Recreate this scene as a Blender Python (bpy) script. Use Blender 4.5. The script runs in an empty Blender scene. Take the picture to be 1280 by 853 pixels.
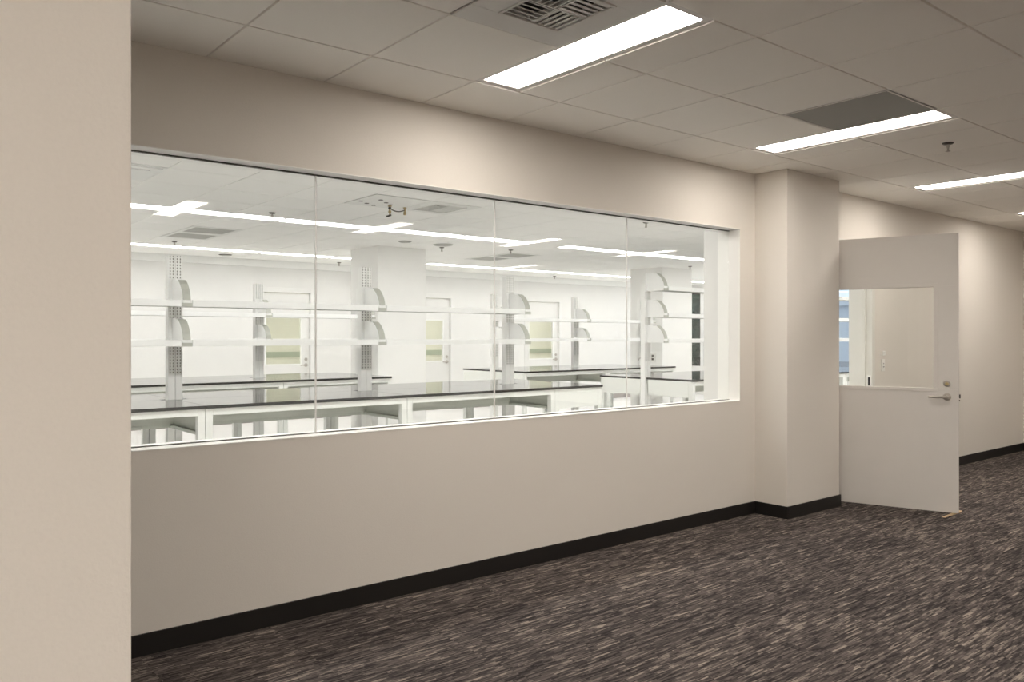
import bpy, math, random
from mathutils import Vector, Matrix
random.seed(7)
S = bpy.context.scene
COL = S.collection

# ------------------------------------------------------------------ helpers
class MB:
    """collects shapes, builds ONE mesh object"""
    def __init__(self): self.v = []; self.f = []
    def add(self, vs, fs):
        n = len(self.v); self.v += [tuple(p) for p in vs]; self.f += [tuple(i + n for i in f) for f in fs]; return self
    def box(self, x0, x1, y0, y1, z0, z1):
        if x0 > x1: x0, x1 = x1, x0
        if y0 > y1: y0, y1 = y1, y0
        return self.add([(x0,y0,z0),(x1,y0,z0),(x1,y1,z0),(x0,y1,z0),(x0,y0,z1),(x1,y0,z1),(x1,y1,z1),(x0,y1,z1)],
            [(0,3,2,1),(4,5,6,7),(0,1,5,4),(1,2,6,5),(2,3,7,6),(3,0,4,7)])
    def prism_x(self, prof, x0, x1):          # profile of (y,z), counter-clockwise seen from +x
        n = len(prof); vs = [(x0,y,z) for y,z in prof] + [(x1,y,z) for y,z in prof]
        fs = [tuple(range(n-1,-1,-1)), tuple(range(n,2*n))]
        fs += [(i,(i+1)%n,n+(i+1)%n,n+i) for i in range(n)]
        return self.add(vs, fs)
    def prism_z(self, prof, z0, z1):          # profile of (x,y)
        n = len(prof); vs = [(x,y,z0) for x,y in prof] + [(x,y,z1) for x,y in prof]
        fs = [tuple(range(n-1,-1,-1)), tuple(range(n,2*n))]
        fs += [(i,(i+1)%n,n+(i+1)%n,n+i) for i in range(n)]
        return self.add(vs, fs)
    def frame_z(self, x0, x1, y0, y1, w, z0, z1):     # rectangular ring lying flat
        self.box(x0,x1,y0,y0+w,z0,z1).box(x0,x1,y1-w,y1,z0,z1)
        return self.box(x0,x0+w,y0+w,y1-w,z0,z1).box(x1-w,x1,y0+w,y1-w,z0,z1)
    def frame_y(self, x0, x1, z0, z1, w, y0, y1):     # rectangular ring standing in the xz plane
        self.box(x0,x1,y0,y1,z0,z0+w).box(x0,x1,y0,y1,z1-w,z1)
        return self.box(x0,x0+w,y0,y1,z0+w,z1-w).box(x1-w,x1,y0,y1,z0+w,z1-w)
    def lathe(self, prof, c=(0,0,0), axis='z', n=24):  # profile of (r,h)
        vs = []; fs = []
        for r,h in prof:
            for k in range(n):
                a = 2*math.pi*k/n; p = (r*math.cos(a), r*math.sin(a), h)
                if axis == 'y': p = (p[0], -p[2], p[1])
                if axis == 'x': p = (p[2], p[0], p[1])
                vs.append((p[0]+c[0], p[1]+c[1], p[2]+c[2]))
        m = len(prof)
        for i in range(m-1):
            for k in range(n):
                k2 = (k+1)%n; fs.append((i*n+k, i*n+k2, (i+1)*n+k2, (i+1)*n+k))
        fs.append(tuple(range(n-1,-1,-1))); fs.append(tuple((m-1)*n+k for k in range(n)))
        return self.add(vs, fs)
    def tube(self, pts, r, n=10):
        pts = [Vector(p) for p in pts]; vs = []; fs = []
        up = Vector((0,0,1))
        for i,p in enumerate(pts):
            d = (pts[min(i+1,len(pts)-1)] - pts[max(i-1,0)]).normalized()
            a = d.cross(up)
            if a.length < 1e-3: a = d.cross(Vector((1,0,0)))
            a.normalize(); b = d.cross(a)
            for k in range(n):
                t = 2*math.pi*k/n; vs.append(p + a*math.cos(t)*r + b*math.sin(t)*r)
        for i in range(len(pts)-1):
            for k in range(n):
                k2 = (k+1)%n; fs.append((i*n+k, (i+1)*n+k, (i+1)*n+k2, i*n+k2))
        fs.append(tuple(range(n))); fs.append(tuple((len(pts)-1)*n+k for k in range(n-1,-1,-1)))
        return self.add(vs, fs)
    def build(self, name, mat, parent=None, bevel=0, smooth=False, seg=2):
        me = bpy.data.meshes.new(name); me.from_pydata(self.v, [], self.f); me.update()
        me.materials.append(mat)
        if smooth:
            for p in me.polygons: p.use_smooth = True
        o = bpy.data.objects.new(name, me); COL.objects.link(o)
        if parent: o.parent = parent
        if bevel:
            b = o.modifiers.new('bevel', 'BEVEL'); b.width = bevel; b.segments = seg; b.limit_method = 'ANGLE'
        if smooth:
            try: me.set_sharp_from_angle(angle=math.radians(35))
            except Exception: pass
        return o

def thing(name, label, cat, loc=(0,0,0), rz=0, group=None):
    o = bpy.data.objects.new(name, None); COL.objects.link(o); o.empty_display_size = .1
    o.location = loc; o.rotation_euler = (0,0,rz); tag(o, label, cat, group); return o
def tag(o, label, cat, group=None, kind=None):
    if label: o['label'] = label
    if cat: o['category'] = cat
    if group: o['group'] = group
    if kind: o['kind'] = kind
    return o
def struct(o, label=None):
    o['kind'] = 'structure'
    if label: o['label'] = label
    return o
def dup(root, loc, label, group=None, rz=None):
    r = root.copy(); COL.objects.link(r); r.location = loc; r['label'] = label
    if group: r['group'] = group
    if rz is not None: r.rotation_euler = (0,0,rz)
    for ch in list(root.children):
        c = ch.copy(); COL.objects.link(c); c.parent = r
        for g in list(ch.children):
            d = g.copy(); COL.objects.link(d); d.parent = c
    return r

# ------------------------------------------------------------------ materials
def mat(name, base=(.8,.8,.8), rough=.5, metal=0, spec=.5, bump=None, coat=0):
    m = bpy.data.materials.new(name); m.use_nodes = True
    nt = m.node_tree; b = nt.nodes['Principled BSDF']
    b.inputs['Base Color'].default_value = (*base, 1); b.inputs['Roughness'].default_value = rough
    b.inputs['Metallic'].default_value = metal; b.inputs['Specular IOR Level'].default_value = spec
    tc = nt.nodes.new('ShaderNodeTexCoord')
    nz = nt.nodes.new('ShaderNodeTexNoise'); nt.links.new(tc.outputs['Object'], nz.inputs['Vector'])
    nz.inputs['Scale'].default_value = bump[0] if bump else 6; nz.inputs['Detail'].default_value = 3
    # a faint unevenness of the paint / finish
    mx = nt.nodes.new('ShaderNodeMix'); mx.data_type = 'RGBA'; mx.blend_type = 'MIX'
    mx.inputs[6].default_value = (*[c*.975 for c in base], 1); mx.inputs[7].default_value = (*[min(1,c*1.025) for c in base], 1)
    nt.links.new(nz.outputs['Fac'], mx.inputs[0]); nt.links.new(mx.outputs[2], b.inputs['Base Color'])
    if bump:
        bp = nt.nodes.new('ShaderNodeBump'); bp.inputs['Strength'].default_value = bump[1]; bp.inputs['Distance'].default_value = bump[2]
        nt.links.new(nz.outputs['Fac'], bp.inputs['Height']); nt.links.new(bp.outputs['Normal'], b.inputs['Normal'])
    return m
def emit(name, col, st):
    m = bpy.data.materials.new(name); m.use_nodes = True; nt = m.node_tree
    nt.nodes.remove(nt.nodes['Principled BSDF']); e = nt.nodes.new('ShaderNodeEmission')
    e.inputs['Color'].default_value = (*col,1); e.inputs['Strength'].default_value = st
    nt.links.new(e.outputs[0], nt.nodes['Material Output'].inputs[0]); return m
def glass(name, tint):
    m = bpy.data.materials.new(name); m.use_nodes = True; nt = m.node_tree; N = nt.nodes; L = nt.links
    N.remove(N['Principled BSDF'])
    g = N.new('ShaderNodeNewGeometry'); mr = N.new('ShaderNodeMapRange')
    mr.inputs['To Min'].default_value = 1.5; mr.inputs['To Max'].default_value = 1/1.5
    L.new(g.outputs['Backfacing'], mr.inputs['Value'])
    fr = N.new('ShaderNodeFresnel'); L.new(mr.outputs[0], fr.inputs['IOR'])
    t = N.new('ShaderNodeBsdfTransparent'); t.inputs[0].default_value = (*tint,1)
    gl = N.new('ShaderNodeBsdfGlossy'); gl.inputs['Roughness'].default_value = 0.0
    mx = N.new('ShaderNodeMixShader'); L.new(fr.outputs[0], mx.inputs[0]); L.new(t.outputs[0], mx.inputs[1]); L.new(gl.outputs[0], mx.inputs[2])
    L.new(mx.outputs[0], N['Material Output'].inputs[0]); return m

class NT:
    """small node-math builder"""
    def __init__(s, m): s.nt = m.node_tree
    def m(s, op, a, b=None, c=None):
        n = s.nt.nodes.new('ShaderNodeMath'); n.operation = op
        for i,x in enumerate((a,b,c)):
            if x is None: continue
            if isinstance(x,(int,float)): n.inputs[i].default_value = x
            else: s.nt.links.new(x, n.inputs[i])
        return n.outputs[0]
    def xyz(s, kind='Object'):
        tc = s.nt.nodes.new('ShaderNodeTexCoord'); sp = s.nt.nodes.new('ShaderNodeSeparateXYZ')
        s.nt.links.new(tc.outputs[kind], sp.inputs[0]); return tc.outputs[kind], sp.outputs[0], sp.outputs[1], sp.outputs[2]
    def comb(s, x, y, z=0):
        n = s.nt.nodes.new('ShaderNodeCombineXYZ')
        for i,v in enumerate((x,y,z)):
            if isinstance(v,(int,float)): n.inputs[i].default_value = v
            else: s.nt.links.new(v, n.inputs[i])
        return n.outputs[0]
    def white(s, vec):
        n = s.nt.nodes.new('ShaderNodeTexWhiteNoise'); n.noise_dimensions = '3D'; s.nt.links.new(vec, n.inputs['Vector']); return n.outputs['Value']
    def noise(s, vec, scale, detail=3):
        n = s.nt.nodes.new('ShaderNodeTexNoise'); n.inputs['Scale'].default_value = scale; n.inputs['Detail'].default_value = detail
        s.nt.links.new(vec, n.inputs['Vector']); return n.outputs['Fac']
    def ramp(s, fac, stops):
        n = s.nt.nodes.new('ShaderNodeValToRGB'); cr = n.color_ramp
        while len(cr.elements) < len(stops): cr.elements.new(.5)
        for e,(p,c) in zip(cr.elements, stops): e.position = p; e.color = (*c,1)
        s.nt.links.new(fac, n.inputs[0]); return n.outputs[0]
    def link(s, a, b): s.nt.links.new(a, b)

M = {}
M['wall'] = mat('beige wall paint', (.78,.74,.685), .75, spec=.25, bump=(220,.18,.004))
M['pier'] = mat('beige orange peel wall paint', (.78,.74,.685), .7, spec=.25, bump=(130,.2,.004))
M['tile'] = mat('mineral fibre ceiling tile', (.92,.89,.84), .9, spec=.1, bump=(160,.25,.003))
M['labtile'] = mat('pale ceiling tile', (.95,.945,.92), .9, spec=.1, bump=(160,.2,.003))
M['labwall'] = mat('white wall paint', (.785,.78,.762), .6, spec=.3)
M['labcol'] = mat('column paint lightened for light', (.91,.905,.885), .55, spec=.3)  # lighter than the wall paint, in place of front light the columns lack
M['labtrim'] = mat('white gypsum border', (.90,.905,.89), .6, spec=.3)
M['white'] = mat('white enamel', (.90,.89,.86), .4)
M['door'] = mat('door paint', (.72,.69,.655), .45, spec=.4)
M['base'] = mat('black rubber base', (.013,.011,.010), .45, spec=.4)
M['labbase'] = mat('grey rubber base', (.42,.38,.36), .6)
M['steel'] = mat('powder coated steel', (.88,.895,.86), .4)
M['apron'] = mat('grey green enamel', (.68,.71,.64), .5)
M['under'] = mat('shelf board greyed for shade', (.50,.50,.47), .6)  # greyed to paint in the shade under the white shelves
M['shelf'] = mat('white laminate shelf', (.95,.955,.945), .45)
M['cover'] = mat('grey bracket cover', (.50,.51,.46), .5)
M['top'] = mat('black epoxy resin', (.016,.015,.014), .07, spec=.9)
M['chrome'] = mat('satin chrome', (.50,.47,.43), .3, metal=1)
M['darkmetal'] = mat('dark metal', (.10,.09,.08), .4, metal=.8)
M['brass'] = mat('brass', (.50,.40,.22), .4, metal=1)
M['black'] = mat('black plastic', (.015,.015,.015), .5)
M['wood'] = mat('pale pine', (.68,.50,.30), .6)
M['grille'] = mat('grey perforated metal', (.30,.30,.28), .6)
M['labgrille'] = mat('grey grating', (.42,.42,.39), .6)
M['seal'] = mat('whitened silicone', (.88,.87,.84), .25)  # white stands for laboratory light refracted in the clear joints
M['channel'] = mat('dark glazing channel', (.09,.085,.07), .5)
M['labfloor'] = mat('pale sheet vinyl', (.88,.86,.84), .28, spec=.5)
M['leaf'] = mat('dark leaf', (.085,.125,.08), .5)
M['bark'] = mat('bark', (.06,.045,.03), .8)
M['pave'] = mat('pavement', (.30,.30,.30), .8)
M['facade'] = mat('pale blue grey facade', (.72,.76,.80), .8)
M['corr'] = mat('pale green corridor paint', (.77,.765,.69), .7)
M['corrband'] = mat('green corridor band', (.40,.45,.37), .6)
M['ring'] = mat('light trim enamel', (.74,.71,.68), .4)
M['glass'] = glass('clear glass', (.985,.992,.985))
M['officelamp'] = emit('office lamp diffuser', (1,.926,.84), 25.0)
M['lablamp'] = emit('laboratory lamp diffuser', (1,.988,.972), 10.3)
M['corrlamp'] = emit('corridor lamp diffuser', (1,.98,.90), 26.0)

# carpet: yarn dashes running along x, in square tiles of slightly differing tone
def carpet():
    m = mat('charcoal streaked carpet', (.08,.07,.066), .95, spec=.05); n = NT(m)
    v,x,y,z = n.xyz()
    tx = n.m('FLOOR', n.m('DIVIDE', n.m('ADD', x, .2), .61)); ty = n.m('FLOOR', n.m('DIVIDE', n.m('ADD', y, .13), .61))
    tone = n.white(n.comb(tx, ty, 3))
    def layer(h, l, seed):
        row = n.m('FLOOR', n.m('DIVIDE', y, h))
        off = n.white(n.comb(row, tx, seed))
        seg = n.m('FLOOR', n.m('DIVIDE', n.m('ADD', x, n.m('MULTIPLY', off, 7.3)), l))
        return n.white(n.comb(row, seg, seed+.5))
    a = layer(.0060, .055, 1); b = layer(.0095, .13, 2); c = layer(.028, .30, 5); d = layer(.0105, .12, 9)
    cl = n.noise(v, 1.6, 4)
    val = n.m('ADD', n.m('ADD', n.m('MULTIPLY', a, .36), n.m('MULTIPLY', b, .32)), n.m('MULTIPLY', c, .10))
    val = n.m('ADD', val, n.m('MULTIPLY', tone, .07)); val = n.m('ADD', val, n.m('MULTIPLY', n.m('SUBTRACT', cl, .5), .20))
    val = n.m('ADD', val, n.m('MULTIPLY', n.m('GREATER_THAN', d, .965), .22))
    col = n.ramp(val, [(.16,(.030,.026,.026)),(.38,(.072,.061,.058)),(.56,(.122,.103,.095)),(.82,(.34,.29,.245))])
    bs = m.node_tree.nodes['Principled BSDF']; n.link(col, bs.inputs['Base Color'])
    bp = m.node_tree.nodes.new('ShaderNodeBump'); bp.inputs['Strength'].default_value = .4; bp.inputs['Distance'].default_value = .004
    n.link(val, bp.inputs['Height']); n.link(bp.outputs['Normal'], bs.inputs['Normal'])
    return m
M['carpet'] = carpet()

# slotted upright: two rows of dark slots in each channel, from z=1.1 upwards
def slotted():
    m = mat('slotted white upright', (.95,.95,.93), .4); n = NT(m)
    v,x,y,z = n.xyz()
    ax = n.m('ABSOLUTE', x)
    c1 = n.m('COMPARE', ax, .0165, .0042); c2 = n.m('COMPARE', ax, .0415, .0042)
    col = n.m('MAXIMUM', c1, c2)
    rows = n.m('LESS_THAN', n.m('FRACT', n.m('DIVIDE', z, .0254)), .55)
    up = n.m('GREATER_THAN', z, 1.105)
    k = n.m('MULTIPLY', n.m('MULTIPLY', col, rows), up)
    mx = m.node_tree.nodes.new('ShaderNodeMix'); mx.data_type = 'RGBA'
    mx.inputs[6].default_value = (.95,.95,.93,1); mx.inputs[7].default_value = (.17,.17,.16,1)
    n.link(k, mx.inputs[0]); n.link(mx.outputs[2], m.node_tree.nodes['Principled BSDF'].inputs['Base Color']); return m
M['slot'] = slotted()

# ------------------------------------------------------------------ camera (photo frame 1280 x 853)
F = 999.3; YAW = math.radians(52.7876); H = 1.4216
cam = bpy.data.cameras.new('camera'); co = bpy.data.objects.new('camera', cam); COL.objects.link(co)
co.location = (0,0,H); co.rotation_euler = (math.pi/2, 0, YAW - math.pi/2)
cam.sensor_width = 36; cam.sensor_fit = 'HORIZONTAL'; cam.lens = F/1280*36
cam.shift_x = (640-573.4)/1280; cam.shift_y = -(426.5-421.07)/1280
cam.clip_start = .05; cam.clip_end = 200
S.camera = co

# ------------------------------------------------------------------ the setting: office
G = .6096; OX, OY = 1.3232, 3.2155          # ceiling grid origin
CZ = 2.731; WY = 3.689; WB = 3.889           # ceiling height, window wall front and back faces
XL, XR, YF = -3.0, 11.65, -5.6
WX0, WX1, WZ0, WZ1 = -.503, 5.593, .912, 2.274
DX0, DX1, DZ = 6.655, 7.735, 2.262           # doorway opening in the window wall

struct(MB().box(XL-.15,XR+.15,YF-.15,WY+.1,-.1,0).build('floor', M['carpet']), 'charcoal and brown streaked carpet floor')

w = MB()
w.box(XL-.15,WX0,WY,WB,0,CZ+.1).box(WX0,WX1,WY,WB,0,WZ0).box(WX0,WX1,WY,WB,WZ1,CZ+.1)
w.box(WX1,DX0,WY,WB,0,CZ+.1).box(DX0,DX1,WY,WB,DZ,CZ+.1).box(DX1,XR+.15,WY,WB,0,CZ+.1)
struct(w.build('wall_back', M['wall']), 'beige wall holding the long interior window')
struct(MB().box(XR,XR+.15,YF-.15,WY,0,CZ+.1).build('wall_right', M['wall']), 'beige end wall at the far right')
M['wallw'] = mat('bounce white of the unseen walls', (.92,.89,.85), .7)  # unseen walls made whiter than the beige ones to bounce light
struct(MB().box(XL-.15,XL,YF-.15,WY,0,CZ+.1).build('wall_side', M['wallw']))
struct(MB().box(XL,XR,YF-.15,YF,0,CZ+.1).build('wall_front', M['wallw']))
# near wall end at the left edge of the picture (its edge 1.3 m in front of the camera)
struct(MB().box(XL,.3477,1.3,1.44,0,CZ).build('wall_left', M['pier'], bevel=.004), 'beige wall end close to the camera, along the left edge')
# boxed column by the door
struct(MB().box(5.80,6.60,3.41,WY,0,CZ).build('column', M['wall'], bevel=.004), 'beige square boxed column between the window and the open door')
# white sill, head and jamb liner of the opening
t = MB()
t.box(WX0,WX1,WY-.002,WB+.002,WZ0,WZ0+.004).box(WX0,WX1,WY-.002,WB+.002,WZ1-.004,WZ1).box(WX1-.004,WX1,WY-.002,WB+.002,WZ0+.004,WZ1-.004)
t.box(WX0,WX0+.004,WY-.002,WB+.002,WZ0+.004,WZ1-.004)
struct(t.build('trim_window', M['white']), 'white painted liner of the interior window opening')

# window: four-foot frameless panes, butt-jointed
win = bpy.data.objects.new('window_1', None); COL.objects.link(win); struct(win, 'long frameless interior window onto the laboratory')
win.location = (WX0, 3.79, WZ0)
def W(mb): mb.v = [(x-WX0, y-3.79, z-WZ0) for x,y,z in mb.v]; return mb
GY0, GY1 = 3.785, 3.795
seams = [WX0 + .004 + k*(WX1-WX0-.008)/5 for k in range(6)]
for k in range(5):
    W(MB().box(seams[k]+.0035,seams[k+1]-.0035,GY0,GY1,WZ0+.008,WZ1-.010)).build('glass_pane', M['glass'], win)
for k in range(1,5):
    W(MB().box(seams[k]-.0034,seams[k]+.0034,GY0+.001,GY1-.001,WZ0+.008,WZ1-.010)).build('joint_seal', M['seal'], win)
W(MB().box(WX0+.004,WX1-.004,GY0-.004,GY1+.004,WZ1-.010,WZ1-.004)).build('head_channel', M['channel'], win)
W(MB().box(WX0+.004,WX1-.004,GY0-.003,GY1+.003,WZ0+.004,WZ0+.0085)).build('sill_channel', M['channel'], win)

# baseboards
def baseboard(mb, x0,x1,y0,y1, h=.098): return mb.box(x0,x1,y0,y1,0,h)
b = MB(); bt = .010
baseboard(b, XL,5.80-bt,WY-bt,WY); baseboard(b, 5.80-bt,5.80,3.41-bt,WY); baseboard(b, 5.80,6.60+bt,3.41-bt,3.41); baseboard(b, 6.60,6.60+bt,3.41,WY)
struct(b.build('baseboard_back', M['base'], bevel=.002), 'black rubber baseboard under the window and round the column')
b = MB(); baseboard(b, DX1+.05,XR,WY-bt,WY); baseboard(b, XR-bt,XR,YF,WY-bt)
struct(b.build('baseboard_right', M['base'], bevel=.002), 'black rubber baseboard of the far right corner')

# ceiling of tiles in a grid, open where lights and grilles sit
def ceiling(name, m, x0, x1, y0, y1, ox, oy, z, holes, label, gap=.010):
    c = MB(); zg = z + .011
    def clash(a,b_,c_,d):
        for h in holes:
            if a < h[1]-.01 and b_ > h[0]+.01 and c_ < h[3]-.01 and d > h[2]+.01: return h
        return None
    xs = [ox + G*k for k in range(-60,60)]; ys = [oy + G*k for k in range(-60,60)]
    # tiles
    for xa in xs:
        for ya in ys:
            a, b_, c_, d = max(xa,x0), min(xa+G,x1), max(ya,y0), min(ya+G,y1)
            if b_-a < .02 or d-c_ < .02: continue
            parts = [(a,b_,c_,d)]
            h = clash(a,b_,c_,d)
            if h:
                parts = []
                if h[0]-a > .02: parts.append((a,h[0],c_,d))
                if b_-h[1] > .02: parts.append((h[1],b_,c_,d))
                lo, hi = max(a,h[0]), min(b_,h[1])
                if h[2]-c_ > .02: parts.append((lo,hi,c_,h[2]))
                if d-h[3] > .02: parts.append((lo,hi,h[3],d))
            for p,q,r,s in parts:
                g = gap/2; e = .0015
                p += g if p > x0+.001 else 0; q -= g if q < x1-.001 else 0; r += g if r > y0+.001 else 0; s -= g if s < y1-.001 else 0
                vs = [(p+e,r+e,z),(q-e,r+e,z),(q-e,s-e,z),(p+e,s-e,z),(p,r,z+e),(q,r,z+e),(q,s,z+e),(p,s,z+e),(p,r,zg),(q,r,zg),(q,s,zg),(p,s,zg)]
                c.add(vs, [(3,2,1,0),(0,1,5,4),(1,2,6,5),(2,3,7,6),(3,0,4,7),(4,5,9,8),(5,6,10,9),(6,7,11,10),(7,4,8,11)])
    c.box(x0-.1,x1+.1,y0-.1,y1+.1,zg+.06,zg+.12)             # deck over the grid
    # grid plane in strips round the holes
    cuts = sorted(set([y0,y1] + [v for h in holes for v in (h[2],h[3]) if y0 < v < y1]))
    for ya,yb in zip(cuts,cuts[1:]):
        hs = sorted([(h[0],h[1]) for h in holes if h[2] < yb-.001 and h[3] > ya+.001]); cur = x0
        for a,b_ in hs:
            if a-cur > .001: c.box(cur,a,ya,yb,zg,zg+.06)
            cur = max(cur,b_)
        if x1-cur > .001: c.box(cur,x1,ya,yb,zg,zg+.06)
    return struct(c.build(name, m), label)

def gx(i): return OX + G*i
def gy(j): return OY - G*j
office_lights = [(i, j) for j in (0, 5.5) for i in (2, 6, 10, 14)] + [(i, j) for j in (5.5, 10.5) for i in (-6, -4, -2, 0) if not (j < 6 and i == -2)] + [(14, 10.5)]  # columns nearest the side wall and camera are added fill lights, never in view
holes = [(gx(i), gx(i)+G/2, gy(j+2), gy(j)) for i,j in office_lights]
vent_o = (gx(1), gx(2), gy(2), gy(1)); grille_o = (gx(5), gx(6), gy(2), gy(1))
holes += [vent_o, grille_o]
ceiling('ceiling', M['tile'], XL, XR, YF, WY, OX, OY, CZ, holes, 'suspended ceiling of square beige tiles')

order = ['first','second','third','fourth','fifth','sixth','seventh','eighth','ninth','tenth','eleventh','twelfth','thirteenth','fourteenth','fifteenth','sixteenth']
def light(name, w_, l_, z, lamp, label, group, along='y'):
    """recessed panel light; origin at its centre on the ceiling face"""
    o = thing(name, label, 'ceiling light', (0,0,z), 0, group)
    hx, hy = (w_/2, l_/2) if along == 'y' else (l_/2, w_/2)
    r = .032 if along == 'y' else .015; u = .006 if along == 'y' else -.003
    f = MB(); f.frame_z(-hx+.002,hx-.002,-hy+.002,hy-.002,r,u,.05); f.box(-hx+.002,hx-.002,-hy+.002,hy-.002,.05,.056)
    f.build('frame', M['ring'], o, bevel=.001)
    MB().box(-hx+r+.002,hx-r-.002,-hy+r+.002,hy-r-.002,u+.009,.045).build('diffuser', lamp, o)
    return o
names_near = {2:'long white ceiling light beside the square louvred vent', 6:'white ceiling light beside the plain grey ceiling panel',
    10:'white ceiling light just beyond the hanging sprinkler of the carpeted room', 14:'white ceiling light at the far end by the corner, cut by the picture edge'}
names_far = {-6:'added ceiling light, unseen behind the camera beside the side wall', -4:'added ceiling light, unseen behind the camera, second from the side wall', 0:'added ceiling light, unseen behind the camera, just right of overhead', -2:'added ceiling light, unseen behind the camera over the near wall end', 2:'ceiling light of the second row, reflected in the leftmost visible window pane',
    6:'ceiling light of the second row, reflected in the second visible window pane', 10:'ceiling light of the second row, reflected in the third visible window pane',
    14:'ceiling light of the second row, reflected in the rightmost window pane'}
proto = None
for i,j in office_lights:
    lab = names_near[i] if j == 0 else names_far[i] if j < 6 else 'ceiling light of the mostly added third row, far behind the camera, %s along' % order[(i+6)//2]; loc = (gx(i)+G/4, gy(j+1), CZ)  # third row is added unseen fill, but for the reflected far one
    if proto is None: proto = light('ceiling_light', G/2, 2*G, CZ, M['officelamp'], lab, 'panel lights in the carpeted room'); proto.location = loc
    else: dup(proto, loc, lab)

# louvred supply vent
def vent(label, c, z, neck, pm, dm):
    o = thing('ceiling_vent', label, 'vent', (c[0],c[1],z)); h = G/2 - .004; n = neck/2
    p = MB(); p.frame_z(-h,h,-h,h,h-n-.012,-.004,.004); p.build('face_panel', pm, o, bevel=.001)
    f = MB(); f.frame_z(-n-.012,n+.012,-n-.012,n+.012,.014,-.010,.006); f.build('frame', pm, o, bevel=.002)
    MB().box(-n-.01,n+.01,-n-.01,n+.01,.045,.055).build('backing', M['black'], o)
    k = MB(); m_ = 5; q = n/m_
    for sx,sy,ax in ((-1,1,'x'),(1,1,'y'),(-1,-1,'y'),(1,-1,'x')):
        d = q*(.10 if sx < 0 else .26)
        for t_ in range(m_):
            u = q*(t_+.5)
            if ax == 'x': k.box(0,sx*n,sy*u-d,sy*u+d,-.004,-.001)
            else: k.box(sx*u-d,sx*u+d,0,sy*n,-.004,-.001)
    k.box(-.003,.003,-n,n,-.005,.02).box(-n,n,-.003,.003,-.005,.02)
    k.build('louvre', pm, o); return o
M['ventw'] = mat('vent enamel', (.66,.64,.61), .45)
vent('white square vent with four-way louvres in the carpeted room ceiling', ((vent_o[0]+vent_o[1])/2,(vent_o[2]+vent_o[3])/2), CZ, .31, M['ventw'], M['black'])
# plain grey return panel
o = thing('ceiling_grille', 'flat dark grey square panel in the ceiling beside a light', 'grille', ((grille_o[0]+grille_o[1])/2,(grille_o[2]+grille_o[3])/2,CZ))
MB().frame_z(-.300,.300,-.300,.300,.010,-.003,.004).build('frame', M['ring'], o, bevel=.001)
MB().box(-.290,.290,-.290,.290,0,.004).build('panel', M['grille'], o)

def sprinkler(name, label, loc, group):
    o = thing(name, label, 'sprinkler', loc, 0, group)
    MB().lathe([(.036,0),(.036,-.003),(.028,-.010),(.014,-.012)], n=24).build('escutcheon', M['darkmetal'], o, smooth=True)
    s = MB().lathe([(.010,-.010),(.010,-.030),(.006,-.034),(.006,-.055)], n=16)
    s.box(-.013,-.009,-.002,.002,-.056,-.026).box(.009,.013,-.002,.002,-.056,-.026)
    s.lathe([(.015,-.055),(.016,-.058),(.004,-.062)], n=16)
    s.build('head', M['chrome'], o, smooth=True)
    return o
spr = sprinkler('ceiling_sprinkler', 'small metal sprinkler hanging from the beige tiled ceiling', (gx(7.5), gy(1.5), CZ), 'ceiling sprinklers')

# ------------------------------------------------------------------ the open door
hx, hy = 6.662, 3.665; ang = math.atan2(2.65-3.665, 7.0-6.662)
DW, DH, DT = 1.066, 2.232, .045
door = bpy.data.objects.new('door_1', None); COL.objects.link(door); struct(door, 'beige door with a half-height window, standing open by the column')
door.location = (hx,hy,.016); door.rotation_euler = (0,0,ang)
# local x runs from hinge to free edge; local -y is the face towards the camera
gx0, gx1, gz0, gz1 = .165, DW-.165, .985, 1.812
s = MB(); s.box(0,DW,0,DT,0,gz0).box(0,DW,0,DT,gz1,DH).box(0,gx0,0,DT,gz0,gz1).box(gx1,DW,0,DT,gz0,gz1)
s.build('door_leaf', M['door'], door, bevel=.0015)
f = MB(); f.frame_y(gx0-.022,gx1+.022,gz0-.022,gz1+.022,.026,-.005,0); f.frame_y(gx0-.022,gx1+.022,gz0-.022,gz1+.022,.026,DT,DT+.005)
f.frame_y(gx0,gx1,gz0,gz1,.006,0,DT)
f.build('glazing_bead', M['door'], door, bevel=.001)
MB().box(gx0+.006,gx1-.006,DT/2-.003,DT/2+.003,gz0+.006,gz1-.006).build('door_glass', M['glass'], door)
for sy,y in ((-1,0),(1,DT)):
    hxx, hz = DW-.080, .925
    h = MB(); h.lathe([(.029,0),(.029,.006),(.026,.010),(.011,.011),(.011,.048)], (0,0,0), 'y', 24)
    h.v = [(a+hxx, y + (b_ if sy < 0 else -b_), c_+hz) for a,b_,c_ in h.v]
    lv = []
    for k in range(9):
        t_ = k/8; lv.append((hxx+.004-.118*t_, y+sy*(.046+.004*math.sin(t_*math.pi)), hz-.002*t_))
    lv.append((hxx-.122, y+sy*.034, hz-.003)); h.tube(lv, .0085, 12)
    h.build('lever_handle', M['chrome'], door, smooth=True)
    d = MB().lathe([(.024,0),(.024,.006),(.020,.012),(.012,.013)], (0,0,0), 'y', 24)
    d.v = [(a+hxx, y + (b_ if sy < 0 else -b_), c_+hz+.103) for a,b_,c_ in d.v]
    db = d.build('deadbolt_cylinder', M['chrome'], door, smooth=True)
    kc = MB().lathe([(.013,.012),(.013,.016),(.008,.0165)], (0,0,0), 'y', 20); kc.v = [(a+hxx, y + (b_ if sy < 0 else -b_), c_+hz+.103) for a,b_,c_ in kc.v]
    kc.build('key_core', M['brass'], db, smooth=True)
p = MB().box(DW,DW+.0015,.008,.037,.80,1.06); p.build('latch_plate', M['door'], door)
MB().box(DW+.0015,DW+.012,.014,.031,.915,.945).box(DW+.0015,DW+.008,.017,.028,.892,.902).build('latch_bolt', M['darkmetal'], door)
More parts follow.
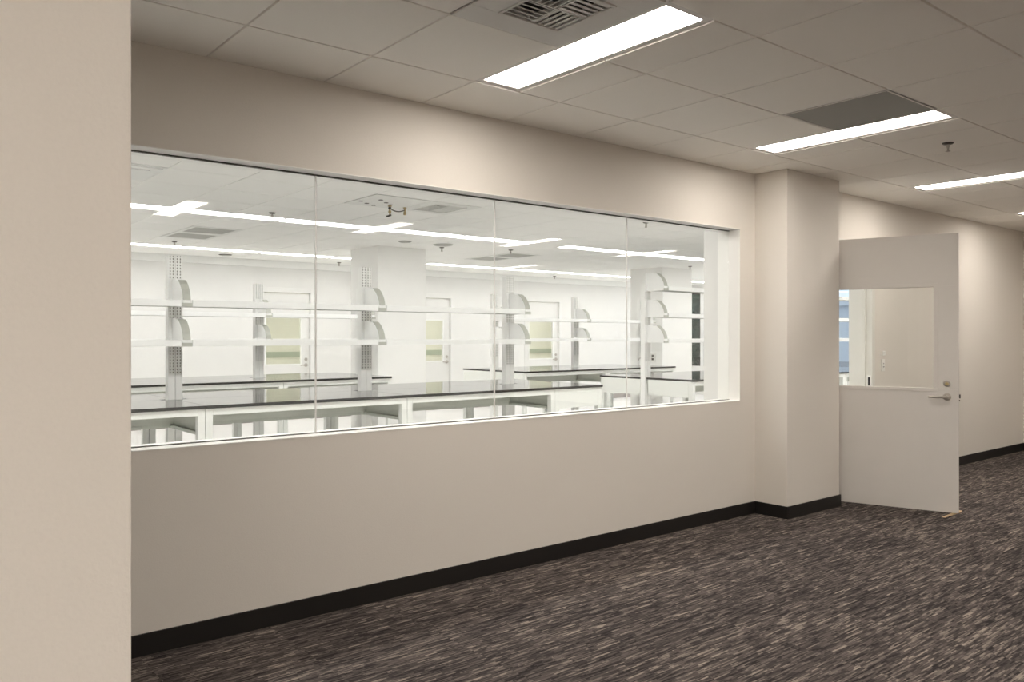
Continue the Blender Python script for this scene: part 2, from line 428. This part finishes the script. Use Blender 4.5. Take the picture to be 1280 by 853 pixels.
for z in (.22,1.1,1.98):
    MB().lathe([(.008,0),(.008,.11)], (-.002,DT+.004,z), 'z', 12).build('hinge', M['chrome'], door, smooth=True)
# frame of the doorway
t = MB()
for y0,y1 in ((WY-.012,WY),(WB,WB+.012)):
    t.box(DX0-.05,DX0,y0,y1,0,DZ+.05).box(DX1,DX1+.05,y0,y1,0,DZ+.05).box(DX0,DX1,y0,y1,DZ,DZ+.05)
t.box(DX0,DX0+.003,WY-.012,WB+.012,0,DZ).box(DX1-.003,DX1,WY-.012,WB+.012,0,DZ).box(DX0+.003,DX1-.003,WY-.012,WB+.012,DZ-.003,DZ)
t.box(DX1-.019,DX1-.003,WY+.05,WY+.11,0,DZ-.003)
M['jamb'] = mat('off white door frame paint', (.78,.77,.72), .45)
fr = struct(t.build('trim_door', M['jamb']), 'off white frame of the open doorway')
MB().box(DX1-.005,DX1-.003,WY-.003,WY+.040,.935,1.055).build('strike_plate', M['white'], fr)
MB().box(DX1-.0075,DX1-.005,WY+.009,WY+.027,.955,1.035).build('strike_slot', M['black'], fr)
# wooden wedge
wd = MB().prism_x([(-.012,0),(.012,0),(.012,.010),(-.012,.010)], 0, .33)
wd.v = [(x,y,z if z == 0 else (.002+.010*x/.33)) for x,y,z in wd.v]
o = wd.build('door_wedge', M['wood']); o.location = (6.83,2.70,.0005); tag(o, 'thin strip of pale wood on the carpet under the open door', 'wedge')
# switch plate and thermostat on the wall beyond the doorway
o = thing('light_switch', 'small white switch plate on the beige wall seen through the door glass', 'switch', (7.965,WY,1.145))
MB().box(-.035,.035,-.006,0,-.058,.058).build('plate', M['white'], o, bevel=.002)
MB().box(-.016,.016,-.010,-.006,-.032,.032).build('rocker', M['white'], o, bevel=.001)
MB().box(-.012,.012,-.011,-.010,-.020,-.012).build('indicator', M['darkmetal'], o); MB().box(-.006,.006,-.011,-.010,.012,.020).build('indicator', M['darkmetal'], o)
o = thing('thermostat', 'tiny white thermostat above the switch plate on the beige wall', 'thermostat', (7.965,WY,1.262))
MB().box(-.03,.03,-.014,0,-.022,.022).build('body', M['white'], o, bevel=.003)
MB().box(-.018,.018,-.015,-.014,-.008,.012).build('screen', M['seal'], o)

# ------------------------------------------------------------------ the setting: laboratory behind the window
LX0, LX1, LY1 = -2.0, 16.6, 12.6; LZ = H + 1.277
LGX, LGY = 1.91, 6.14
struct(MB().box(LX0-.15,LX1+.2,WY+.1,LY1+.2,-.1,0).build('floor_lab', M['labfloor']), 'pale glossy sheet floor of the laboratory')
DOORS = [(5.42,6.37),(8.45,9.40),(11.36,12.36)]; LDZ = 2.20
w = MB(); cur = LX0-.15
for a,b_ in DOORS:
    w.box(cur,a,LY1,LY1+.2,0,LZ+.1).box(a,b_,LY1,LY1+.2,LDZ,LZ+.1); cur = b_
w.box(cur,LX1+.2,LY1,LY1+.2,0,LZ+.1)
struct(w.build('wall_lab_back', M['labwall']), 'white far wall of the laboratory with three doors')
struct(MB().box(LX0,LX1,LY1-.05,LY1,LZ-.115,LZ).build('trim_lab_border', M['labtrim']), 'white border along the top of the far laboratory wall')
struct(MB().box(LX0-.15,LX0,WB,LY1,0,LZ+.1).build('wall_lab_left', M['labwall']))
# lab face of the window wall: a thin white skin
k = MB(); sk = .004
for a,b_,c_,d in ((LX0,WX0,0,LZ),(WX0,WX1,0,WZ0-.002),(WX0,WX1,WZ1+.002,LZ),(WX1+.002,DX0-.05,0,LZ),(DX0-.05,DX1+.05,DZ+.05,LZ),(DX1+.05,LX1,0,LZ)):
    k.box(a,b_,WB,WB+sk,c_,d)
struct(k.build('wall_lab_front', M['labwall']))
struct(MB().box(5.62,6.45,WB+sk,4.045,0,LZ).build('column_lab_window', M['labwall']), 'white pilaster just inside the right end of the window')
struct(MB().box(5.87,6.69,9.6,10.36,0,LZ).build('column_lab_middle', M['labcol'], bevel=.004), 'white square column at the end of the far left bench')
struct(MB().box(11.85,12.72,9.42,10.18,0,LZ).build('column_lab_far', M['labcol'], bevel=.004), 'white square column behind the right benches')
# end wall with exterior windows
EW = [(8.32,10.0),(10.1,11.97),(12.05,12.5)]; EZ0, EZ1 = .70, 2.5
w = MB(); w.box(LX1,LX1+.2,WB,LY1,0,EZ0).box(LX1,LX1+.2,WB,LY1,EZ1,LZ+.1); cur = WB
for a,b_ in EW: w.box(LX1,LX1+.2,cur,a,EZ0,EZ1); cur = b_
w.box(LX1,LX1+.2,cur,LY1,EZ0,EZ1)
struct(w.build('wall_lab_right', M['labwall']))
for n_,(a,b_) in enumerate(EW):
    e = bpy.data.objects.new('window_%d' % (n_+2), None); COL.objects.link(e); e.location = (LX1+.06,a,EZ0)
    struct(e, ['outside window of the laboratory nearest the office wall','middle outside window of the laboratory','outside window of the laboratory in the far corner'][n_])
    f = MB(); wd_ = b_-a; ht = EZ1-EZ0
    f.box(0,.05,0,.025,0,ht).box(0,.05,wd_-.025,wd_,0,ht).box(0,.05,.025,wd_-.025,0,.03).box(0,.05,.025,wd_-.025,ht-.03,ht)
    f.build('window_frame', M['darkmetal'], e)
    MB().box(.02,.028,.025,wd_-.025,.03,ht-.03).build('glass_pane', M['glass'], e)

def lgx(k): return LGX + G*k
labA = [lgx(1)+2*G*k for k in range(-3,4)] + [lgx(10)+2*G*k for k in range(0,7)]
labA_y = (7.97, 7.97+G/2); labB_y = (11.325, 11.325+G/2); labC_y = (4.62, 4.62+G/2)
lh = []
for ys in (labA_y, labB_y, labC_y):
    for x in labA: lh.append((x, x+2*G, ys[0], ys[1]))
panel = (lgx(3), lgx(4), LGY, LGY+G); ventL = (lgx(4), lgx(5), LGY, LGY+G)
ret1 = (lgx(2), lgx(3), LGY+5*G, LGY+7*G); ret2 = (lgx(10), lgx(11), LGY+5*G, LGY+7*G)
ventL2 = (lgx(-1), lgx(0), LGY, LGY+G)
lh += [panel, ventL, ret1, ret2, ventL2]
ceiling('ceiling_lab', M['labtile'], LX0, LX1, WB+.004, LY1-.05, LGX, LGY, LZ, lh, 'suspended ceiling of pale square tiles over the laboratory', gap=.008)

lp = None
for row,ys,lo in (('near',labA_y,2),('far',labB_y,3),('hidden',labC_y,0)):
    cnt = 0; hid = 0
    for x in labA:
        end = x+2*G; yc = sum(ys)/2
        ra, rb = x/yc, end/yc
        vis = row != 'hidden' and rb > .27 and ra < 1.40
        if row == 'hidden': lab = 'laboratory strip light just inside the window wall, %s from the left end' % order[hid]; hid += 1
        elif vis: lab = 'laboratory strip light, %s visible from the left in the %s row' % (order[cnt], {'near':'nearer, thicker','far':'farther, thinner'}[row]); cnt += 1
        else: lab = 'laboratory strip light of the %s row, %s of those out of sight' % ({'near':'nearer','far':'farther'}[row], order[hid]); hid += 1
        loc = ((x+end)/2, yc, LZ)
        if lp is None: lp = light('strip_light', G/2, 2*G, LZ, M['lablamp'], lab, 'strip lights over the laboratory', along='x'); lp.location = loc
        else: dup(lp, loc, lab, 'strip lights over the laboratory')
for (x,y),lab in (((3.45,7.72),'sprinkler by the strip lights seen in the leftmost visible window pane'),((3.45,10.85),'sprinkler beside the double grey grille of the laboratory ceiling'),
    ((7.72,8.9),'sprinkler in front of the far grey grille of the laboratory ceiling'),((7.06,5.84),'sprinkler high in the rightmost window pane, near the window top'),
    ((6.68,12.2),'sprinkler close to the far wall left of the middle column'),((11.8,12.2),'sprinkler above the third far door'),((12.1,9.0),'sprinkler beside the far column'),
    ((6.72,9.25),'sprinkler beside the top of the middle column')):
    dup(spr, (x,y,LZ), lab)
M['ventl'] = mat('pale vent enamel', (.82,.82,.79), .45)
vent('white louvred vent behind the hanging brass fittings', ((ventL[0]+ventL[1])/2,(ventL[2]+ventL[3])/2), LZ, .37, M['ventl'], M['black'])
o = thing('ceiling_diffuser', 'plain white square air diffuser at the far left of the laboratory ceiling', 'diffuser', ((ventL2[0]+ventL2[1])/2,(ventL2[2]+ventL2[3])/2,LZ))
MB().frame_z(-.300,.300,-.300,.300,.030,-.004,.006).build('frame', M['labtrim'], o, bevel=.001)
MB().box(-.272,.272,-.272,.272,-.012,.0).box(-.20,.20,-.20,.20,-.020,-.012).build('face_plate', M['labtrim'], o, bevel=.002)
for r_,lab in ((ret1,'double grey return grille on the left of the laboratory ceiling'),(ret2,'double grey return grille in the middle of the laboratory ceiling')):
    o = thing('return_grille', lab, 'grille', ((r_[0]+r_[1])/2,(r_[2]+r_[3])/2,LZ), 0, 'grey return grilles of the laboratory')
    f = MB(); hx_, hy_ = G/2-.003, G-.003
    f.frame_z(-hx_,hx_,-hy_,hy_,.055,-.004,.006).box(-hx_+.055,hx_-.055,-.08,.08,-.004,.006); f.build('frame', M['ventl'], o)
    for sgn in (-1,1):
        MB().box(-hx_+.055,hx_-.055,sgn*.08,sgn*(hy_-.055),.001,.008).build('grating', M['labgrille'], o)
# round ceiling discs
for (x,y),lab,r_ in (((6.54,8.97),'round pale speaker in the laboratory ceiling near the middle column',.14),((5.9,8.96),'small round disc in the laboratory ceiling left of the speaker',.09),((4.63,12.1),'small dark round vent near the far wall',.10)):
    o = thing('ceiling_disc', lab, 'ceiling disc', (x,y,LZ))
    MB().lathe([(r_,0),(r_,-.006),(r_*.85,-.012)], n=28).build('rim', M['labgrille'] if 'dark' not in lab else M['darkmetal'], o, smooth=True)
    MB().lathe([(r_*.8,-.012),(r_*.7,-.016)], n=28).build('face', M['labgrille'], o, smooth=True)
# service panel with fittings
o = thing('service_panel', 'white ceiling panel pierced by small holes with brass fittings below', 'ceiling panel', ((panel[0]+panel[1])/2,(panel[2]+panel[3])/2,LZ))
MB().box(-.3,.3,-.3,.3,-.004,.006).build('plate', M['ventl'], o, bevel=.001)
for x,y in ((-.24,.08),(-.13,.16),(-.02,.22),(-.12,-.08),(0,.02),(.1,.1)):
    MB().lathe([(.022,-.004),(.022,-.007),(.016,-.0075)], (x,y,0), 'z', 16).build('socket', M['darkmetal'], o)
vx = [(4.17,6.60),(4.345,6.60)]
o = thing('ceiling_gas_fitting', 'pair of small brass gas fittings joined by a hose under the laboratory ceiling', 'fitting', (vx[0][0],vx[0][1],LZ))
MB().lathe([(.020,-.004),(.020,-.012),(.009,-.014),(.009,-.050),(.015,-.054),(.015,-.074),(.007,-.078),(.007,-.098)], n=16).build('valve', M['brass'], o, smooth=True)
MB().lathe([(.018,-.004),(.018,-.012),(.009,-.014),(.009,-.045),(.014,-.048),(.014,-.078)], (.175,0,0), 'z', 16).build('valve', M['brass'], o, smooth=True)
MB().tube([(0,0,-.03)] + [(.175*k/8,0,-.03-.022*math.sin(math.pi*k/8)) for k in range(1,8)] + [(.175,0,-.03)], .005).build('hose', M['darkmetal'], o, smooth=True)
MB().tube([(.012,0,-.094),(-.005,0,-.098),(-.025,-.01,-.108),(-.042,-.015,-.111)], .009).build('handle', M['darkmetal'], o, smooth=True)
MB().lathe([(.011,-.016),(.015,-.018),(.015,-.036),(.010,-.038)], n=12).build('collar', M['darkmetal'], o, smooth=True)

# doors of the far wall, and the corridor behind them
struct(MB().box(3,15,LY1+.2,14.7,-.1,0).build('floor_corridor', M['labfloor']))
w = MB().box(3,15,14.6,14.75,0,LZ+.1).box(2.9,3,LY1+.2,14.75,0,LZ+.1).box(15,15.1,LY1+.2,14.75,0,LZ+.1)
struct(w.build('wall_corridor', M['corr']))
struct(MB().box(3,15,14.585,14.6,1.01,1.125).build('trim_corridor', M['corrband']), 'dark green band along the corridor wall')
struct(MB().box(3,15,LY1+.2,14.6,LZ,LZ+.1).build('ceiling_corridor', M['labtile']))
for k,x in enumerate((4.6,8.9,12.6)):
    o = thing('corridor_light', 'corridor ceiling light behind the %s far laboratory door' % order[k], 'ceiling light', (x,13.7,LZ), 0, 'corridor lights')
    MB().frame_z(-.31,.31,-.31,.31,.02,-.02,0).build('frame', M['ring'], o); MB().box(-.29,.29,-.29,.29,-.012,-.002).build('diffuser', M['corrlamp'], o)
for k,(a,b_) in enumerate(DOORS):
    e = bpy.data.objects.new('door_%d' % (k+2), None); COL.objects.link(e); e.location = (a,LY1+.02,0)
    struct(e, ['white laboratory door with a window, left of the middle column','white laboratory door with a window, partly hidden by the middle column','white laboratory door with a window, left of the far column'][k])
    wd_ = b_-a; l = MB(); y0,y1 = .02,.065; p0,p1,q0,q1 = .12,wd_-.19,.955,1.735
    l.box(.035,wd_-.035,y0,y1,.01,q0).box(.035,wd_-.035,y0,y1,q1,LDZ-.04).box(.035,p0,y0,y1,q0,q1).box(p1,wd_-.035,y0,y1,q0,q1); l.build('door_leaf', M['labwall'], e)
    f = MB(); f.frame_y(p0-.02,p1+.02,q0-.02,q1+.02,.02,y0-.006,y0); f.build('glazing_bead', M['labtrim'], e)
    MB().box(p0,p1,y0+.02,y0+.026,q0,q1).build('door_glass', M['glass'], e)
    f = MB(); f.box(-.05,.03,-.03,.10,0,LDZ+.05).box(wd_-.03,wd_+.05,-.03,.10,0,LDZ+.05).box(.03,wd_-.03,-.03,.10,LDZ-.03,LDZ+.05); f.build('door_frame', M['labwall'], e, bevel=.002)
    h = MB().lathe([(.032,0),(.032,.008),(.012,.012),(.012,.05)], (wd_-.10,y0,.93), 'y', 16); h.tube([(wd_-.10,y0-.05,.93),(wd_-.22,y0-.05,.93)], .011)
    h.build('lever_handle', M['chrome'], e, smooth=True)
    MB().lathe([(.028,0),(.028,.010)], (wd_-.10,y0,1.03), 'y', 16).build('deadbolt_cylinder', M['chrome'], e, smooth=True)
b = MB(); cur = LX0
for a,b_ in DOORS: b.box(cur,a-.05,LY1-.01,LY1,0,.10); cur = b_+.05
b.box(cur,LX1,LY1-.01,LY1,0,.10)
struct(b.build('baseboard_lab', M['labbase']), 'grey baseboard of the far laboratory wall')

# ------------------------------------------------------------------ laboratory benches, uprights and shelves
TZ = .900; TT = .025; BD = .725; GAPY = .075
def bench(label, x0, x1, yf, sgn, end=False, side_end=None, group=None):
    """one bench; yf its open front, sgn=+1 runs towards +y"""
    o = thing('lab_bench', label, 'lab bench', ((x0+x1)/2, yf, 0), 0, group)
    hw = (x1-x0)/2; a, b_ = -hw+.002, hw-.002
    Y = lambda y: sgn*y
    e_ = BD+GAPY/2-.0008
    prof = [(a,Y(0)),(b_,Y(0)),(b_,Y(BD)),(b_-.105,Y(BD)),(b_-.105,Y(e_)),(a+.105,Y(e_)),(a+.105,Y(BD)),(a,Y(BD))]
    MB().prism_z(prof if sgn > 0 else prof[::-1],TZ-TT,TZ).build('worktop', M['top'], o, bevel=.003)
    zt = TZ-TT; f0 = .018
    r = MB(); r.box(a+.055,b_-.055,Y(f0),Y(f0+.04),zt-.052,zt); r.build('front_rail', M['steel'], o, bevel=.002)
    if end: MB().box(a+.055,b_-.055,Y(f0+.002),Y(f0+.02),.675,zt-.052).build('front_panel', M['steel'], o, bevel=.002)
    MB().box(a+.02,b_-.02,Y(BD-.03),Y(BD-.008),.675,zt).build('back_panel', M['apron'], o)
    for s_ in (-1,1):
        x = s_*(hw-.002)
        outer = M['steel'] if side_end == s_ else M['apron']
        p = MB(); p.box(x,x-s_*.022,Y(f0+.06),Y(BD-.03),.70,zt); p.box(x,x-s_*.050,Y(f0+.06),Y(BD-.03),.675,.70)
        p.build('side_panel', outer, o, bevel=.001)
        MB().box(x,x-s_*.055,Y(f0),Y(f0+.058),.012,zt).build('leg', M['steel'], o, bevel=.003)
    for s_ in (-1,1):
        x = s_*(hw-.0295)
        MB().lathe([(.020,.0),(.020,.006),(.008,.012)], (x,Y(f0+.029),0), 'z', 12).build('foot', M['darkmetal'], o)
    return o

Z_LOW, Z_UP, Z_TOP = 1.346, 1.665, 2.005
def upright(label, x, yc, levels, group, sides=(-1,)):
    o = thing('shelf_upright', label, 'shelf upright', (x,yc,0), 0, group)
    for s_ in (-1,1):
        MB().box(s_*.0015,s_*.060,-.034,.034,0,2.09).build('channel', M['slot'], o, bevel=.002)
    for z in levels:
        for s_ in sides:
            y0 = s_*.0345
            prof = [(0,0),(.286,0),(.286,.050),(.276,.092),(.252,.137),(.214,.180),(.165,.214),(.120,.214),(.095,.230),(0,.230)]
            p = MB(); pr = [(y0+s_*a, z+b_) for a,b_ in prof]
            if s_ < 0: pr = pr[::-1]
            p.prism_x(pr, -.030, .030); p.box(-.058,.058,y0,y0+s_*.010,z,z+.232)
            br = p.build('bracket', M['shelf'], o, bevel=.001)
            # grey cover strip along the curved top edge, with a foot at the lip
            c = MB(); e = prof[2:7]
            q = [(a+.004,b_+.003) for a,b_ in e]
            strip = [(y0+s_*a, z+b_) for a,b_ in e] + [(y0+s_*a, z+b_) for a,b_ in q[::-1]]
            if s_ > 0: strip = strip[::-1]
            c.prism_x(strip, -.031, .031)
            c.box(-.042,.042,y0+s_*.286,y0+s_*.295,z-.004,z+.026)
            c.build('bracket_cover', M['cover'], br)
    return o
def shelf(label, x0, x1, yc, s_, z, group):
    o = thing('lab_shelf', label, 'shelf', ((x0+x1)/2, yc+s_*.19, z), 0, group)
    hw = (x1-x0)/2-.045
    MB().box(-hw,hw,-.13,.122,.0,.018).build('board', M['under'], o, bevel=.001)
    MB().box(-hw,hw,s_*.122,s_*.140,-.002,.050).build('front_lip', M['shelf'], o, bevel=.001)
    return o

def island(name, yf, seams_, upr, levels, end_last, texts):
    """double-sided island: front benches, back benches, uprights, shelves"""
    yc = yf + BD + GAPY/2; yb = yf + 2*BD + GAPY
    for k,(a,b_) in enumerate(zip(seams_,seams_[1:])):
        last = k == len(seams_)-2
        se = (-1 if k == 0 and texts['left_end'] else None) or (1 if last else None)
        bench('black-topped white bench, %s' % texts['bench'][k], a, b_, yf, 1, end_last and last, se, 'white laboratory benches')
        bench('black-topped white bench, %s' % texts['back'][k], a, b_, yb, -1, end_last and last, se, 'white laboratory benches')
    for k,x in enumerate(upr):
        upright('slotted white upright, %s' % texts['post'][k], x, yc, levels, 'slotted uprights between the benches')
    lv = ['lower','upper','top']
    for k,(a,b_) in enumerate(zip(upr,upr[1:])):
        for i,z in enumerate(levels):
            shelf('%s white shelf %s' % (lv[i], texts['shelf'][k]), a, b_, yc, -1, z, 'white laboratory shelves')
Y1, Y2 = 5.966, 8.90
island('a', Y1, [.305,2.135,3.965,5.797,6.50], [.305,2.135,3.965,5.797], (Z_LOW,Z_UP), True, dict(left_end=False,
    bench=['front row, first visible from the left, cut by the near wall','front row, second from the left with open underside','front row, third from the left under the uprights','front row, short closed end with a full front panel'],
    back=['far half of the front row, at the left','far half of the front row, second from left','far half of the front row, third from left','far half of the front row, short end'],
    post=['front row, hidden behind the near wall end','front row, tall and leftmost with grey brackets','front row, in front of the middle column','front row, rightmost, at the middle window joint'],
    shelf=['in the front row, left of the leftmost upright','in the front row between the leftmost upright and the next','in the front row ending at the rightmost upright']))
island('b', Y2, [2.30,4.13,5.66], [2.30,4.13,5.63], (Z_LOW,Z_UP), False, dict(left_end=False,
    bench=['back row left of the middle column, first','back row left of the middle column, its end bay'],
    back=['far half of the back left row, first','far half of the back left row, end bay'],
    post=['back left row, hidden at the left','back left row, before the left far door','back left row, beside the middle column'],
    shelf=['in the back row, left part','in the back row ending at the middle column']))
island('c', Y2, [8.00,9.83,11.56], [8.035,9.83,11.525], (Z_LOW,Z_UP), False, dict(left_end=True,
    bench=['back right row, starting right of the middle column','back right row, end bay before the far column'],
    back=['far half of the back right row, first','far half of the back right row, end bay'],
    post=['back right row, first, near the middle window joint','back right row, just right of the third far door','back right row, last, before the far column'],
    shelf=['in the back right row crossing the third far door','in the back right row before the far column']))
island('d', Y1, [8.09,9.92,11.75,13.58], [8.125,9.92,11.75,13.545], (Z_LOW,Z_UP,Z_TOP), False, dict(left_end=True,
    bench=['front right row, end bay with a white side, by the right jamb','front right row, second bay, hidden by the pilaster','front right row, seen through the door glass'],
    back=['far half of the front right row, end bay','far half of the front right row, second bay','far half of the front right row, third bay'],
    post=['front right row, in front of the far column','front right row, second, hidden by the pilaster','front right row, third, behind the office wall','front right row, last'],
    shelf=['of three in the front right row before the far column','of three in the front right row, second bay','of three in the front right row behind the door glass']))

# faucet and outlets
o = thing('faucet', 'small chrome faucet at the end of the back right bench', 'faucet', (11.25,9.35,TZ))
MB().lathe([(.028,0),(.028,.01),(.012,.02),(.012,.10)], n=14).build('base', M['chrome'], o, smooth=True)
MB().tube([(0,0,.10),(-.03,0,.135),(-.08,0,.145),(-.13,0,.135),(-.15,0,.105)], .010).build('spout', M['chrome'], o, smooth=True)
MB().tube([(0,0,.09),(.06,.0,.11),(.10,0,.115)], .008).build('handle', M['darkmetal'], o, smooth=True)
o = thing('wall_outlet', 'white outlet plate on the shaded side of the far column', 'outlet', (11.85,9.64,1.035))
MB().box(-.008,0,-.06,.06,-.085,.085).build('plate', M['white'], o, bevel=.002)
MB().box(-.012,-.008,-.022,.022,.012,.05).box(-.012,-.008,-.022,.022,-.05,-.012).build('socket', M['darkmetal'], o)

# ------------------------------------------------------------------ outside the far windows
struct(MB().box(LX1+.2,70,-20,60,-.25,-.1).build('ground', M['pave']))
def hedge(label, cx, cy, rx, ry, hgt, seed):
    rnd = random.Random(seed); o = thing('shrub', label, 'shrub', (cx,cy,-.1), 0, 'shrubs outside the windows')
    MB().tube([(0,0,0),(.03,.02,hgt*.4),(0,.05,hgt*.7)], .06).build('trunk', M['bark'], o)
    f = MB()
    for k in range(1500):
        th = rnd.uniform(0,2*math.pi); u = rnd.uniform(-1,1); r_ = rnd.uniform(.72,1.0); s_ = math.sqrt(1-u*u)
        p = Vector((rx*r_*s_*math.cos(th), ry*r_*s_*math.sin(th), hgt*.55+hgt*.46*r_*u))
        a = Vector((rnd.gauss(0,1),rnd.gauss(0,1),rnd.gauss(0,1))).normalized(); b_ = a.cross(Vector((rnd.gauss(0,1),rnd.gauss(0,1),rnd.gauss(0,1)))).normalized()
        l_ = rnd.uniform(.10,.2); w_ = l_*.5
        f.add([p-a*l_, p-b_*w_, p+a*l_, p+b_*w_], [(0,1,2,3)])
    # inner mass of the bush
    f.lathe([(rx*.15,hgt*.12),(rx*.7,hgt*.3),(rx*.8,hgt*.6),(rx*.6,hgt*.85),(rx*.1,hgt*.98)], n=14)
    fo = f.build('foliage', M['leaf'], o); return o
hedge('dark green bush outside the far corner window', 19.4, 14.2, .9, 1.4, 3.6, 1)
hedge('dark green bush farther back outside the corner window', 22.6, 17.4, 1.2, 1.6, 4.4, 2)
bld = thing('building', 'pale building across the way seen through the laboratory window', 'building', (48,22,-.1))
MB().box(0,10,-16,16,0,3.4).build('wall', M['facade'], bld); MB().box(-.3,10.3,-16.3,16.3,3.4,3.7).build('roof', M['facade'], bld)

# ------------------------------------------------------------------ world: dusk sky
wd = bpy.data.worlds.new('world'); S.world = wd; wd.use_nodes = True
bg = wd.node_tree.nodes['Background']; bg.inputs[0].default_value = (.66,.77,.93,1); bg.inputs[1].default_value = 1.2

S.view_settings.view_transform = 'Standard'; S.view_settings.look = 'None'; S.view_settings.gamma = 1; S.view_settings.use_curve_mapping = False
S.view_settings.exposure = 0.22
S.cycles.max_bounces = 14; S.cycles.diffuse_bounces = 7; S.cycles.transparent_max_bounces = 24
S.cycles.sample_clamp_indirect = 8
